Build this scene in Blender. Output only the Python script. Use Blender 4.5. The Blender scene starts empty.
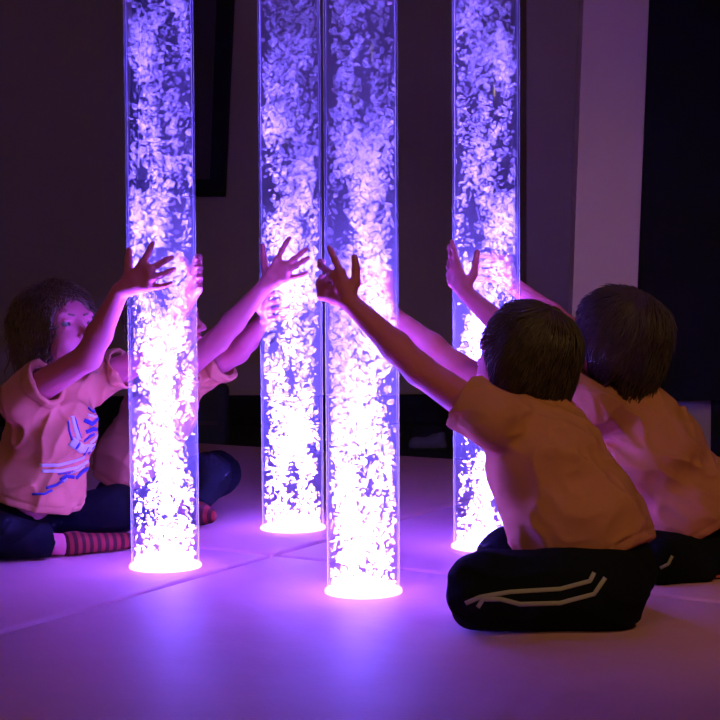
import bpy, bmesh, math, random
import numpy as np
from mathutils import Vector, Matrix, Quaternion
from mathutils.bvhtree import BVHTree

rng = np.random.default_rng(7)
random.seed(7)
SC = bpy.context.scene
COL = SC.collection

# ------------------------------------------------------------------ camera
FPX = 1550.0
CAM_H = 0.63
CAM_R = Matrix.Rotation(math.radians(90) - math.atan(85 / FPX), 4, 'X') @ Matrix.Rotation(math.radians(-0.33), 4, 'Z')
CAM_L = Vector((0, 0, CAM_H))
cam_data = bpy.data.cameras.new('camera')
cam_data.sensor_width = 36.0
cam_data.lens = FPX / 720 * 36.0
cam = bpy.data.objects.new('camera', cam_data)
COL.objects.link(cam)
cam.matrix_world = Matrix.Translation(CAM_L) @ CAM_R
SC.camera = cam


def ray(px, py):
    return CAM_R.to_3x3() @ Vector(((px - 360) / FPX, -(py - 360) / FPX, -1.0))


def P(px, py, d):
    """a point of the room: d metres in front of the camera, seen in direction px, py"""
    v = ray(px, py)
    return CAM_L + v * (d / v.y)


def on_floor(px, py, z=0.0):
    v = ray(px, py)
    return CAM_L + v * ((z - CAM_H) / v.z)


# --------------------------------------------------------------- materials
def new_mat(name):
    m = bpy.data.materials.new(name)
    m.use_nodes = True
    nt = m.node_tree
    for n in list(nt.nodes):
        nt.nodes.remove(n)
    out = nt.nodes.new('ShaderNodeOutputMaterial')
    return m, nt, out


def surface(name, color, color2=None, rough=0.8, scale=40.0, bump=0.15, bump_dist=0.002, spec=0.25, detail=4.0, sheen=0.0,
            stretch=(1, 1, 1)):
    m, nt, out = new_mat(name)
    b = nt.nodes.new('ShaderNodeBsdfPrincipled')
    nt.links.new(b.outputs[0], out.inputs[0])
    tc = nt.nodes.new('ShaderNodeTexCoord')
    mp = nt.nodes.new('ShaderNodeMapping')
    mp.inputs['Scale'].default_value = stretch
    nt.links.new(tc.outputs['Object'], mp.inputs[0])
    no = nt.nodes.new('ShaderNodeTexNoise')
    no.inputs['Scale'].default_value = scale
    no.inputs['Detail'].default_value = detail
    nt.links.new(mp.outputs[0], no.inputs['Vector'])
    mx = nt.nodes.new('ShaderNodeMix')
    mx.data_type = 'RGBA'
    c2 = color2 or tuple(c * 0.85 for c in color)
    mx.inputs[6].default_value = (*color, 1)
    mx.inputs[7].default_value = (*c2, 1)
    nt.links.new(no.outputs['Fac'], mx.inputs[0])
    nt.links.new(mx.outputs[2], b.inputs['Base Color'])
    b.inputs['Roughness'].default_value = rough
    b.inputs['Specular IOR Level'].default_value = spec
    if sheen:
        b.inputs['Sheen Weight'].default_value = sheen
    bp = nt.nodes.new('ShaderNodeBump')
    bp.inputs['Strength'].default_value = bump
    bp.inputs['Distance'].default_value = bump_dist
    nt.links.new(no.outputs['Fac'], bp.inputs['Height'])
    nt.links.new(bp.outputs[0], b.inputs['Normal'])
    return m


def striped(name, ca, cb, period, axis='X', rough=0.9):
    m, nt, out = new_mat(name)
    b = nt.nodes.new('ShaderNodeBsdfPrincipled')
    nt.links.new(b.outputs[0], out.inputs[0])
    tc = nt.nodes.new('ShaderNodeTexCoord')
    w = nt.nodes.new('ShaderNodeTexWave')
    w.wave_type = 'BANDS'
    w.bands_direction = axis
    w.inputs['Scale'].default_value = 2 * math.pi / (20 * period)
    w.inputs['Distortion'].default_value = 0.3
    nt.links.new(tc.outputs['Object'], w.inputs['Vector'])
    r = nt.nodes.new('ShaderNodeValToRGB')
    r.color_ramp.elements[0].position = 0.42
    r.color_ramp.elements[0].color = (*ca, 1)
    r.color_ramp.elements[1].position = 0.58
    r.color_ramp.elements[1].color = (*cb, 1)
    nt.links.new(w.outputs['Fac'], r.inputs[0])
    nt.links.new(r.outputs[0], b.inputs['Base Color'])
    b.inputs['Roughness'].default_value = rough
    b.inputs['Specular IOR Level'].default_value = 0.1
    return m


def bubble_material():
    m, nt, out = new_mat('air_bubbles')
    tr = nt.nodes.new('ShaderNodeBsdfTransparent')
    tl = nt.nodes.new('ShaderNodeBsdfTranslucent')
    df = nt.nodes.new('ShaderNodeBsdfDiffuse')
    for n in (tl, df):
        n.inputs['Color'].default_value = (0.98, 0.98, 0.98, 1)
    a = nt.nodes.new('ShaderNodeMixShader')
    a.inputs[0].default_value = 0.5
    nt.links.new(tl.outputs[0], a.inputs[1])
    nt.links.new(df.outputs[0], a.inputs[2])
    lw = nt.nodes.new('ShaderNodeLayerWeight')
    lw.inputs['Blend'].default_value = 0.5
    mr = nt.nodes.new('ShaderNodeMapRange')
    mr.inputs['To Min'].default_value = BUB_A
    mr.inputs['To Max'].default_value = BUB_B
    nt.links.new(lw.outputs['Facing'], mr.inputs['Value'])
    b = nt.nodes.new('ShaderNodeMixShader')
    nt.links.new(mr.outputs[0], b.inputs[0])
    nt.links.new(tr.outputs[0], b.inputs[1])
    nt.links.new(a.outputs[0], b.inputs[2])
    nt.links.new(b.outputs[0], out.inputs[0])
    return m


def acrylic_material():
    m, nt, out = new_mat('clear_acrylic')
    tr = nt.nodes.new('ShaderNodeBsdfTransparent')
    tr.inputs['Color'].default_value = (0.97, 0.97, 0.99, 1)
    gl = nt.nodes.new('ShaderNodeBsdfGlossy')
    gl.inputs['Roughness'].default_value = 0.08
    tl = nt.nodes.new('ShaderNodeBsdfTranslucent')
    tl.inputs['Color'].default_value = (0.9, 0.9, 0.95, 1)
    lw = nt.nodes.new('ShaderNodeLayerWeight')
    lw.inputs['Blend'].default_value = 0.25
    mr = nt.nodes.new('ShaderNodeMapRange')
    mr.inputs['From Min'].default_value = 0.55
    mr.inputs['To Min'].default_value = 0.022
    mr.inputs['To Max'].default_value = 0.8
    nt.links.new(lw.outputs['Facing'], mr.inputs['Value'])
    a = nt.nodes.new('ShaderNodeMixShader')
    a.inputs[0].default_value = 0.7
    nt.links.new(gl.outputs[0], a.inputs[1])
    nt.links.new(tl.outputs[0], a.inputs[2])
    b = nt.nodes.new('ShaderNodeMixShader')
    nt.links.new(mr.outputs[0], b.inputs[0])
    nt.links.new(tr.outputs[0], b.inputs[1])
    nt.links.new(a.outputs[0], b.inputs[2])
    nt.links.new(b.outputs[0], out.inputs[0])
    return m


def lamp_material(name, color, strength):
    m, nt, out = new_mat(name)
    e = nt.nodes.new('ShaderNodeEmission')
    e.inputs[0].default_value = (*color, 1)
    e.inputs[1].default_value = strength
    nt.links.new(e.outputs[0], out.inputs[0])
    return m


LED = (0.165, 0.098, 1.0)
BUB_A, BUB_B = 0.07, 0.26
M = {}
M['bubbles'] = bubble_material()
M['acrylic'] = acrylic_material()
M['led'] = lamp_material('led_disc', (0.55, 0.30, 1.0), 4.0)
M['base'] = surface('base_collar', (0.75, 0.75, 0.78), rough=0.35, bump=0.02)
M['cap'] = surface('tube_cap', (0.08, 0.08, 0.09), rough=0.5)
M['mat'] = surface('play_mat_vinyl', (0.70, 0.30, 0.38), (0.64, 0.27, 0.345), rough=0.5, scale=9, bump=0.25, bump_dist=0.012, spec=0.25)
M['floor'] = surface('dark_carpet', (0.016, 0.014, 0.02), rough=0.95, scale=200, bump=0.4)
M['wall'] = surface('wall_paint', (0.34, 0.235, 0.15), (0.31, 0.215, 0.137), rough=0.9, scale=6, bump=0.05)
M['pale_wall'] = surface('pale_wall_paint', (0.80, 0.58, 0.36), (0.74, 0.535, 0.33), rough=0.9, scale=5, bump=0.05)
M['black'] = surface('matt_black', (0.008, 0.007, 0.009), rough=0.9, scale=30)
M['ceiling'] = surface('ceiling_paint', (0.4, 0.38, 0.36), rough=0.95)
M['dark_panel'] = surface('dark_brown_panel', (0.05, 0.035, 0.035), rough=0.7)
M['charcoal'] = surface('charcoal_fabric', (0.028, 0.032, 0.03), rough=0.95, scale=120)
M['recess'] = surface('grey_brown_paint', (0.50, 0.36, 0.235), (0.46, 0.33, 0.215), rough=0.9, scale=5, bump=0.05)
M['shoe'] = surface('grey_cloth', (0.12, 0.11, 0.14), rough=0.8, scale=60)


# ----------------------------------------------------------------- objects
def link_mesh(name, verts, faces, mat, parent=None, smooth=True, origin=None):
    me = bpy.data.meshes.new(name)
    v = np.asarray(verts, dtype=np.float64).reshape(-1, 3)
    if origin is not None:
        v = v - np.array(origin)
    if isinstance(faces, np.ndarray):
        n = faces.shape[1]
        me.vertices.add(len(v))
        me.vertices.foreach_set('co', v.astype(np.float32).ravel())
        me.loops.add(faces.size)
        me.loops.foreach_set('vertex_index', faces.astype(np.int32).ravel())
        me.polygons.add(len(faces))
        me.polygons.foreach_set('loop_start', np.arange(0, faces.size, n, dtype=np.int32))
        me.update(calc_edges=True)
        me.validate()
    else:
        me.from_pydata([tuple(p) for p in v], [], faces)
        me.update()
    if smooth:
        me.polygons.foreach_set('use_smooth', np.ones(len(me.polygons), dtype=bool))
    me.materials.append(mat)
    o = bpy.data.objects.new(name, me)
    COL.objects.link(o)
    if parent is not None:
        o.parent = parent
    return o


def link_bm(name, bm, mat, parent=None, smooth=False, bevel=0.0, segs=2):
    me = bpy.data.meshes.new(name)
    bmesh.ops.recalc_face_normals(bm, faces=bm.faces)
    bm.to_mesh(me)
    bm.free()
    if smooth:
        for p in me.polygons:
            p.use_smooth = True
    me.materials.append(mat)
    o = bpy.data.objects.new(name, me)
    COL.objects.link(o)
    if parent is not None:
        o.parent = parent
    if bevel:
        b = o.modifiers.new('bevel', 'BEVEL')
        b.width = bevel
        b.segments = segs
        b.limit_method = 'ANGLE'
    return o


def thing(name, label, cat, loc, group=None):
    o = bpy.data.objects.new(name, None)
    COL.objects.link(o)
    o.location = loc
    o.empty_display_size = 0.1
    return tag(o, label, cat, group)


def tag(o, label, cat, group=None, kind=None):
    o['label'] = label
    o['category'] = cat
    if group:
        o['group'] = group
    if kind:
        o['kind'] = kind
    return o


def box_bm(x0, x1, y0, y1, z0, z1, bm=None):
    bm = bm or bmesh.new()
    v = [bm.verts.new((x, y, z)) for z in (z0, z1) for y in (y0, y1) for x in (x0, x1)]
    for f in ((0, 2, 3, 1), (4, 5, 7, 6), (0, 1, 5, 4), (2, 6, 7, 3), (0, 4, 6, 2), (1, 3, 7, 5)):
        bm.faces.new([v[i] for i in f])
    return bm


def prism_bm(pts, z0, z1):
    bm = bmesh.new()
    a = [bm.verts.new((p[0], p[1], z0)) for p in pts]
    b = [bm.verts.new((p[0], p[1], z1)) for p in pts]
    n = len(pts)
    bm.faces.new(a[::-1])
    bm.faces.new(b)
    for i in range(n):
        bm.faces.new([a[i], a[(i + 1) % n], b[(i + 1) % n], b[i]])
    return bm


def lathe(profile, n=64):
    """profile: list of (r, z), closed onto the axis where r == 0"""
    bm = bmesh.new()
    rings = []
    for r, z in profile:
        if r == 0:
            rings.append([bm.verts.new((0, 0, z))])
        else:
            rings.append([bm.verts.new((r * math.cos(2 * math.pi * i / n), r * math.sin(2 * math.pi * i / n), z)) for i in range(n)])
    for A, B in zip(rings, rings[1:]):
        for i in range(n):
            j = (i + 1) % n
            if len(A) == 1 and len(B) == 1:
                continue
            if len(A) == 1:
                bm.faces.new([A[0], B[i], B[j]])
            elif len(B) == 1:
                bm.faces.new([A[i], A[j], B[0]])
            else:
                bm.faces.new([A[i], A[j], B[j], B[i]])
    return bm


def structure(name, bm, mat, **kw):
    o = link_bm(name, bm, mat, **kw)
    o['kind'] = 'structure'
    return o


# -------------------------------------------------------------- value noise
class Noise3:
    def __init__(self, seed, n=32):
        self.g = np.random.default_rng(seed).random((n, n, n)).astype(np.float32)
        self.n = n

    def __call__(self, x, y, z):
        n = self.n
        xi = np.floor(x).astype(np.int32)
        yi = np.floor(y).astype(np.int32)
        zi = np.floor(z).astype(np.int32)
        fx, fy, fz = x - xi, y - yi, z - zi
        fx, fy, fz = [f * f * (3 - 2 * f) for f in (fx, fy, fz)]
        r = 0
        for a in (0, 1):
            wx = fx if a else 1 - fx
            for b in (0, 1):
                wy = fy if b else 1 - fy
                for c in (0, 1):
                    wz = fz if c else 1 - fz
                    r = r + self.g[(xi + a) % n, (yi + b) % n, (zi + c) % n] * wx * wy * wz
        return r


# --------------------------------------------------------------- the setting
U = np.array([0.511, 0.860]); U = U / np.linalg.norm(U)
V = np.array([U[1], -U[0]])
UV0 = (2.885, -1.945)


def uv(u, v):
    p = U * u + V * v
    return (p[0], p[1])


FLOOR_Z = -0.045
WALL_Y = 7.0
structure('floor', box_bm(-3.2, 3.0, -1.2, WALL_Y + 0.1, FLOOR_Z - 0.1, FLOOR_Z), M['floor'])
structure('wall_back', box_bm(-3.3, 3.1, WALL_Y, WALL_Y + 0.12, FLOOR_Z, 2.7), M['wall'])
structure('wall_left', box_bm(-3.3, -3.2, -1.2, WALL_Y, FLOOR_Z, 2.7), M['wall'])
structure('wall_right', box_bm(3.0, 3.1, -1.2, WALL_Y, FLOOR_Z, 2.7), M['wall'])
structure('ceiling', box_bm(-3.3, 3.1, -1.2, WALL_Y + 0.1, 2.7, 2.8), M['ceiling'])
structure('baseboard_back', box_bm(-3.2, 0.74, WALL_Y - 0.025, WALL_Y, FLOOR_Z, 0.09), M['black'], bevel=0.004)
# the wall that ends in a pale face towards the camera, right of the tubes
structure('wall_recess', box_bm(0.70, 1.6, 6.5, WALL_Y, FLOOR_Z, 2.7), M['recess'])


def slab_bm(x0b, x1b, x0t, x1t, y0, y1, z0, z1):
    bm = bmesh.new()
    v = [bm.verts.new(p) for p in ((x0b, y0, z0), (x1b, y0, z0), (x1t, y0, z1), (x0t, y0, z1),
                                   (x0b, y1, z0), (x1b, y1, z0), (x1t, y1, z1), (x0t, y1, z1))]
    for f in ((0, 1, 2, 3), (5, 4, 7, 6), (4, 0, 3, 7), (1, 5, 6, 2), (3, 2, 6, 7), (4, 5, 1, 0)):
        bm.faces.new([v[i] for i in f])
    return bm


# pale end wall, its edge leaning a little, with a black panel to the right of it
structure('wall_partition', slab_bm(0.748, 1.08, 0.846, 1.20, 5.60, 5.72, FLOOR_Z, 2.7), M['pale_wall'])
structure('wall_front_right', box_bm(1.05, 2.9, 5.66, 5.78, FLOOR_Z, 2.7), M['recess'])
o = link_bm('hanging_panel', slab_bm(0.988, 2.1, 1.068, 2.1, 5.575, 5.60, 0.17, 2.4), M['black'], bevel=0.004)
tag(o, 'large plain black panel hanging on the wall at the right edge', 'panel')
structure('trim_1', box_bm(1.285, 1.345, 5.62, 5.66, FLOOR_Z, 0.168), M['black'])

# dark framed board high on the back wall, mostly behind the left tube
t = thing('framed_board', 'dark framed board on the back wall, partly behind the left tube', 'board', (-0.8, WALL_Y, 0.95))
fr = bmesh.new()


def pxz(px, py):
    p = P(px, py, WALL_Y - 0.02)
    return (p.x, p.z)


def ring_prism(bm, outer, inner, y0, y1):
    vo = [[bm.verts.new((x, y, z)) for x, z in outer] for y in (y0, y1)]
    vi = [[bm.verts.new((x, y, z)) for x, z in inner] for y in (y0, y1)]
    for i in range(4):
        j = (i + 1) % 4
        bm.faces.new([vo[0][i], vo[0][j], vi[0][j], vi[0][i]])
        bm.faces.new([vo[1][j], vo[1][i], vi[1][i], vi[1][j]])
        bm.faces.new([vo[0][j], vo[0][i], vo[1][i], vo[1][j]])
        bm.faces.new([vi[0][i], vi[0][j], vi[1][j], vi[1][i]])


ring_prism(fr, [(-1.03, 0.985), (-0.60, 0.985), (-0.545, 1.95), (-1.00, 1.95)], [(-0.99, 1.06), (-0.665, 1.06), (-0.625, 1.90), (-0.96, 1.90)], -0.05, 0.0)
bmesh.ops.translate(fr, verts=fr.verts, vec=(0.8, 0, -0.95))
link_bm('frame', fr, M['black'], t)
link_bm('board', slab_bm(-0.19, 0.135, -0.16, 0.175, -0.02, -0.004, 0.11, 0.95), M['dark_panel'], t)

# things on the dark floor beyond the mats
t = thing('floor_cushion', 'dark square floor cushion by the back wall, just right of the left tube', 'cushion', (-0.57, 5.95, FLOOR_Z))
bm = box_bm(-0.12, 0.06, -0.10, 0.10, 0.0, 0.26)
link_bm('cushion', bm, M['charcoal'], t, bevel=0.03, segs=4, smooth=True)
bm = box_bm(-0.05, 0.03, -0.104, -0.098, 0.11, 0.125)
link_bm('label_tag', bm, M['dark_panel'], t)

t = thing('shoe', 'small grey shoe on the dark floor between the middle tube and a raised sleeve', 'shoe', (0.26, 5.95, FLOOR_Z))
F_SHOE = t

MATS = [(-1, -1, 'mauve padded play mat at the front left under the single left tube'),
        (-1, 1, 'mauve padded play mat at the front right under the foremost tube'),
        (1, -1, 'mauve padded play mat at the back left under the farthest tube'),
        (1, 1, 'mauve padded play mat at the back right under the right-hand tube')]
for su, sv, lab in MATS:
    g = 0.004
    SZ = 1.82
    u0, u1 = (UV0[0] + g, UV0[0] + SZ) if su > 0 else (UV0[0] - SZ, UV0[0] - g)
    v0, v1 = (UV0[1] + g, UV0[1] + SZ) if sv > 0 else (UV0[1] - SZ, UV0[1] - g)
    bm = prism_bm([uv(u0, v0), uv(u0, v1), uv(u1, v1), uv(u1, v0)], FLOOR_Z, 0.0)
    o = link_bm('play_mat', bm, M['mat'], bevel=0.014, segs=4, smooth=True)
    tag(o, lab, 'mat', 'padded play mats')

# ------------------------------------------------------------- bubble tubes
TUBE_R = 0.0725
TUBE_H = 1.75
TUBES = {'A': (P(165.5, 568, 3.34)), 'B': (P(293, 530, 3.84)), 'C': (P(363.5, 594, 3.06)), 'D': (P(486.5, 551, 3.56))}
RAD = {'A': 0.0735, 'B': 0.0765, 'C': 0.0725, 'D': 0.0765}
for k in TUBES:
    TUBES[k].z = 0


def ico(sub):
    bm = bmesh.new()
    bmesh.ops.create_icosphere(bm, subdivisions=sub, radius=1.0)
    v = np.array([x.co[:] for x in bm.verts])
    f = np.array([[x.index for x in fa.verts] for fa in bm.faces])
    bm.free()
    return v, f


def bubble_mesh(seed, n):
    r = np.random.default_rng(seed)
    nz = Noise3(seed + 50)
    pts = []
    lo, hi = 0.010, TUBE_H - 0.12
    while sum(len(p) for p in pts) < n:
        m = 20000
        z = lo + (hi - lo) * r.random(m)
        rad = 0.066 * np.sqrt(r.random(m))
        a = 2 * math.pi * r.random(m)
        x, y = rad * np.cos(a), rad * np.sin(a)
        c = nz(x * 30 + 9, y * 30 + 9, z * 8) * 0.65 + nz(x * 70, y * 70, z * 24 + 5) * 0.35
        # the plume rises off-centre and widens
        h = np.clip((z - lo) / (hi - lo), 0, 1)
        cx = 0.016 * np.sin(z * 5 + seed) * (1 - h)
        cy = 0.016 * np.cos(z * 4 + seed * 2) * (1 - h)
        w = 0.034 + 0.055 * np.clip(h * 2.2, 0, 1)
        core = np.exp(-((x - cx) ** 2 + (y - cy) ** 2) / (w * w))
        dens = np.clip((c - 0.45) * 8.0, 0.02, 1) * (0.30 + 0.70 * core) * (1 - 0.25 * h)
        dens = np.maximum(dens, 0.9 * np.exp(-(z - lo) / 0.018))
        keep = r.random(m) < dens
        pts.append(np.stack([x, y, z], 1)[keep])
    c = np.concatenate(pts)[:n]
    bv, bf = ico(2)
    nb = len(bv)
    L = 0.0030 + 0.0075 * r.random(n) ** 2.4
    sx = L
    sy = L * (0.38 + 0.25 * r.random(n))
    szz = L * (0.18 + 0.2 * r.random(n))
    v = bv[None] * np.stack([sx, sy, szz], 1)[:, None, :]
    bend = (r.random(n) - 0.2) * 55
    v[:, :, 2] += bend[:, None] * v[:, :, 0] ** 2
    v[:, :, 1] += ((r.random(n) - 0.5) * 60)[:, None] * v[:, :, 0] ** 2
    q = r.normal(size=(n, 4))
    q /= np.linalg.norm(q, axis=1, keepdims=True)
    w_, x_, y_, z_ = q.T
    R = np.stack([1 - 2 * (y_**2 + z_**2), 2 * (x_ * y_ - z_ * w_), 2 * (x_ * z_ + y_ * w_),
                  2 * (x_ * y_ + z_ * w_), 1 - 2 * (x_**2 + z_**2), 2 * (y_ * z_ - x_ * w_),
                  2 * (x_ * z_ - y_ * w_), 2 * (y_ * z_ + x_ * w_), 1 - 2 * (x_**2 + y_**2)], 1).reshape(n, 3, 3)
    v = np.einsum('nij,nvj->nvi', R, v) + c[:, None]
    # keep inside the tube
    rr = np.hypot(v[..., 0], v[..., 1])
    s = np.minimum(1, 0.0668 / np.maximum(rr, 1e-6))
    v[..., 0] *= s
    v[..., 1] *= s
    f = (bf[None] + (np.arange(n) * nb)[:, None, None]).reshape(-1, 3)
    return v.reshape(-1, 3), f


def make_tube(key, seed, label, led_w, rot):
    c = TUBES[key]
    t = thing('bubble_tube', label, 'bubble tube', (c.x, c.y, 0.0), 'bubble tubes on the mats')
    t.rotation_euler.z = rot
    t.scale = (RAD[key] / TUBE_R, RAD[key] / TUBE_R, 1.0)
    # low round base collar with a glowing disc inside
    link_bm('base_collar', lathe([(0.0, 0.0), (0.0775, 0.0), (0.0775, 0.004), (0.075, 0.007), (0.0, 0.007)]), M['led'], t, smooth=False)
    link_bm('acrylic_tube', lathe([(0.0685, 0.0075), (TUBE_R, 0.0075), (TUBE_R, TUBE_H), (0.0685, TUBE_H), (0.0685, 0.0075)], 96), M['acrylic'], t, smooth=True)
    link_bm('top_cap', lathe([(0.0, TUBE_H - 0.01), (0.0675, TUBE_H - 0.01), (0.0675, TUBE_H), (0.076, TUBE_H), (0.076, TUBE_H + 0.02), (0.07, TUBE_H + 0.026), (0.0, TUBE_H + 0.026)]), M['cap'], t)
    if seed not in BUB:
        v, f = bubble_mesh(seed, N_BUB)
        o = link_mesh('bubbles', v, f, M['bubbles'], t)
        BUB[seed] = o.data
    else:
        o = bpy.data.objects.new('bubbles', BUB[seed])
        COL.objects.link(o)
        o.parent = t
    o['kind'] = 'stuff'
    o['label'] = 'white rising air bubbles'
    ld = bpy.data.lights.new('led_light', 'AREA')
    ld.shape = 'DISK'
    ld.size = 0.13
    ld.energy = led_w
    ld.color = LED
    ld.spread = math.radians(LED_SPREAD)
    lo = bpy.data.objects.new('led_light', ld)
    COL.objects.link(lo)
    lo.parent = t
    lo.location = (0, 0, 0.009)
    lo.rotation_euler = (math.pi, 0, 0)
    return t


BUB = {}
N_BUB = 9000
LED_W = 30.0
LED_SPREAD = 14
make_tube('A', 1, 'tall glowing bubble tube at the left, gripped by the person in a printed T-shirt', LED_W, 0.0)
make_tube('B', 2, 'tall glowing bubble tube farthest back, left of the foremost tube and partly behind it', LED_W, 0.0)
make_tube('C', 3, 'tall glowing bubble tube standing nearest the camera, in the middle', LED_W, 0.0)
make_tube('D', 1, 'tall glowing bubble tube at the right, behind the head of the person in striped trousers', LED_W, 2.2)
# ------------------------------------------------- smooth solid modelling
class Field:
    """a grid of signed distances; solids are blended into it and then skinned"""

    def __init__(self, lo, hi, h):
        self.h = h
        self.lo = np.array(lo, dtype=np.float64)
        n = np.ceil((np.array(hi) - self.lo) / h).astype(int) + 1
        self.n = n
        self.D = np.full(tuple(n), 1.0, dtype=np.float32)

    def _sub(self, lo, hi):
        a = np.maximum(np.floor((np.array(lo) - self.lo) / self.h).astype(int), 0)
        b = np.minimum(np.ceil((np.array(hi) - self.lo) / self.h).astype(int) + 1, self.n)
        if np.any(b <= a):
            return None, None
        sl = tuple(slice(i, j) for i, j in zip(a, b))
        ax = [(self.lo[i] + self.h * np.arange(a[i], b[i])).astype(np.float32) for i in range(3)]
        return sl, (ax[0][:, None, None], ax[1][None, :, None], ax[2][None, None, :])

    def _blend(self, sl, d, k, op):
        A = self.D[sl]
        if op == 'add':
            if k > 0:
                h = np.maximum(k - np.abs(A - d), 0) / k
                self.D[sl] = np.minimum(A, d) - h * h * k * 0.25
            else:
                self.D[sl] = np.minimum(A, d)
        else:
            d = -d
            if k > 0:
                h = np.maximum(k - np.abs(A - d), 0) / k
                self.D[sl] = np.maximum(A, d) + h * h * k * 0.25
            else:
                self.D[sl] = np.maximum(A, d)

    def cone(self, a, b, ra, rb, k=0.01, op='add', cuts=()):
        a = np.array(a); b = np.array(b)
        m = k + 3 * self.h
        lo = np.minimum(a - ra, b - rb) - m
        hi = np.maximum(a + ra, b + rb) + m
        sl, X = self._sub(lo, hi)
        if sl is None:
            return
        ab = b - a
        L2 = float(ab @ ab) + 1e-12
        t = sum((X[i] - a[i]) * ab[i] for i in range(3)) / L2
        t = np.clip(t, 0, 1)
        d = np.sqrt(sum((X[i] - a[i] - t * ab[i]) ** 2 for i in range(3))) - (ra + (rb - ra) * t)
        for (p, n) in cuts:      # keep the side the normal points away from
            n = np.array(n) / np.linalg.norm(n)
            d = np.maximum(d, sum((X[i] - p[i]) * n[i] for i in range(3)))
        self._blend(sl, d.astype(np.float32), k, op)

    def chain(self, pts, rad, k=0.01, op='add'):
        for i in range(len(pts) - 1):
            self.cone(pts[i], pts[i + 1], rad[i], rad[i + 1], k if i == 0 else max(0.004, k * 0.5), op)

    def ell(self, c, r, R=None, k=0.01, op='add', cuts=()):
        """ellipsoid with semi-axes r along the rows of R"""
        c = np.array(c); r = np.array(r, dtype=float)
        R = np.eye(3) if R is None else np.array(R)
        ext = np.sqrt(((R * r[:, None]) ** 2).sum(0))
        m = k + 3 * self.h
        sl, X = self._sub(c - ext - m, c + ext + m)
        if sl is None:
            return
        q = [sum((X[i] - c[i]) * R[j][i] for i in range(3)) for j in range(3)]
        k0 = np.sqrt(sum((q[j] / r[j]) ** 2 for j in range(3)))
        k1 = np.sqrt(sum((q[j] / r[j] ** 2) ** 2 for j in range(3))) + 1e-6
        d = k0 * (k0 - 1) / k1
        for (p, n) in cuts:
            n = np.array(n) / np.linalg.norm(n)
            d = np.maximum(d, sum((X[i] - p[i]) * n[i] for i in range(3)))
        self._blend(sl, d.astype(np.float32), k, op)

    def half(self, p, n, k=0.0, lo=None, hi=None):
        """cut away everything on the side n points to"""
        sl, X = self._sub(self.lo if lo is None else lo, (self.lo + self.h * self.n) if hi is None else hi)
        n = np.array(n) / np.linalg.norm(n)
        d = -sum((X[i] - p[i]) * n[i] for i in range(3))
        self._blend(sl, np.broadcast_to(d, self.D[sl].shape).astype(np.float32), k, 'sub')

    def displace(self, fn):
        """push the skin along its normal by fn(x, y, z), evaluated near the skin only"""
        m = np.abs(self.D) < 0.02
        i, j, k = np.nonzero(m)
        x = (self.lo[0] + self.h * i).astype(np.float32)
        y = (self.lo[1] + self.h * j).astype(np.float32)
        z = (self.lo[2] + self.h * k).astype(np.float32)
        self.D[i, j, k] -= fn(x, y, z).astype(np.float32)

    def skin(self):
        D = self.D
        D[0] = D[-1] = 1; D[:, 0] = D[:, -1] = 1; D[:, :, 0] = D[:, :, -1] = 1
        s = D < 0
        nx, ny, nz = D.shape
        cnt = np.zeros((nx - 1, ny - 1, nz - 1), np.uint8)
        for a in (0, 1):
            for b in (0, 1):
                for c in (0, 1):
                    cnt += s[a:nx - 1 + a, b:ny - 1 + b, c:nz - 1 + c]
        act = (cnt > 0) & (cnt < 8)
        I, J, K = np.nonzero(act)
        idx = np.full(act.shape, -1, np.int32)
        idx[I, J, K] = np.arange(len(I))
        acc = np.zeros((len(I), 3)); num = np.zeros(len(I))
        corners = [(a, b, c) for a in (0, 1) for b in (0, 1) for c in (0, 1)]
        for p in corners:
            for ax in range(3):
                if p[ax]:
                    continue
                q = list(p); q[ax] = 1
                d0 = D[I + p[0], J + p[1], K + p[2]]
                d1 = D[I + q[0], J + q[1], K + q[2]]
                x = (d0 < 0) != (d1 < 0)
                t = np.where(x, d0 / np.where(x, d0 - d1, 1), 0)
                for i in range(3):
                    acc[:, i] += np.where(x, p[i] + (t if i == ax else 0), 0)
                num += x
        v = acc / num[:, None] + np.stack([I, J, K], 1)
        v = self.lo + self.h * v
        faces = []
        for ax in range(3):
            o = [(1, 1), (0, 2), (0, 1)]
            sl0 = [slice(None)] * 3; sl1 = [slice(None)] * 3
            sl0[ax] = slice(0, -1); sl1[ax] = slice(1, None)
            cr = s[tuple(sl0)] != s[tuple(sl1)]
            e = np.stack(np.nonzero(cr), 1)
            b, c = [(1, 2), (2, 0), (0, 1)][ax]
            e = e[(e[:, b] > 0) & (e[:, c] > 0)]
            q = []
            for db, dc in ((-1, -1), (0, -1), (0, 0), (-1, 0)):
                g = e.copy()
                g[:, b] += db; g[:, c] += dc
                q.append(idx[g[:, 0], g[:, 1], g[:, 2]])
            q = np.stack(q, 1)
            inside0 = s[e[:, 0], e[:, 1], e[:, 2]]
            q[~inside0] = q[~inside0][:, ::-1]
            faces.append(q)
        f = np.concatenate(faces)
        f = f[(f >= 0).all(1)]
        # light relaxation
        for w in (0.5, 0.5):
            sm = np.zeros_like(v); n = np.zeros(len(v))
            for i in range(4):
                np.add.at(sm, f[:, i], v[f[:, (i + 1) % 4]])
                np.add.at(sm, f[:, i], v[f[:, (i + 3) % 4]])
                np.add.at(n, f[:, i], 2)
            v = v * (1 - w) + w * sm / np.maximum(n, 1)[:, None]
        return v, f


def spare_tubes(F):
    for k, c in TUBES.items():
        F.cone((c.x, c.y, -.2), (c.x, c.y, 1.6), RAD[k] + .0008, RAD[k] + .0008, .0015, 'sub')
        F.cone((c.x, c.y, -.2), (c.x, c.y, .009), .083, .083, .0, 'sub')


def unit(v):
    v = np.array(v, dtype=float)
    return v / np.linalg.norm(v)


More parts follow.
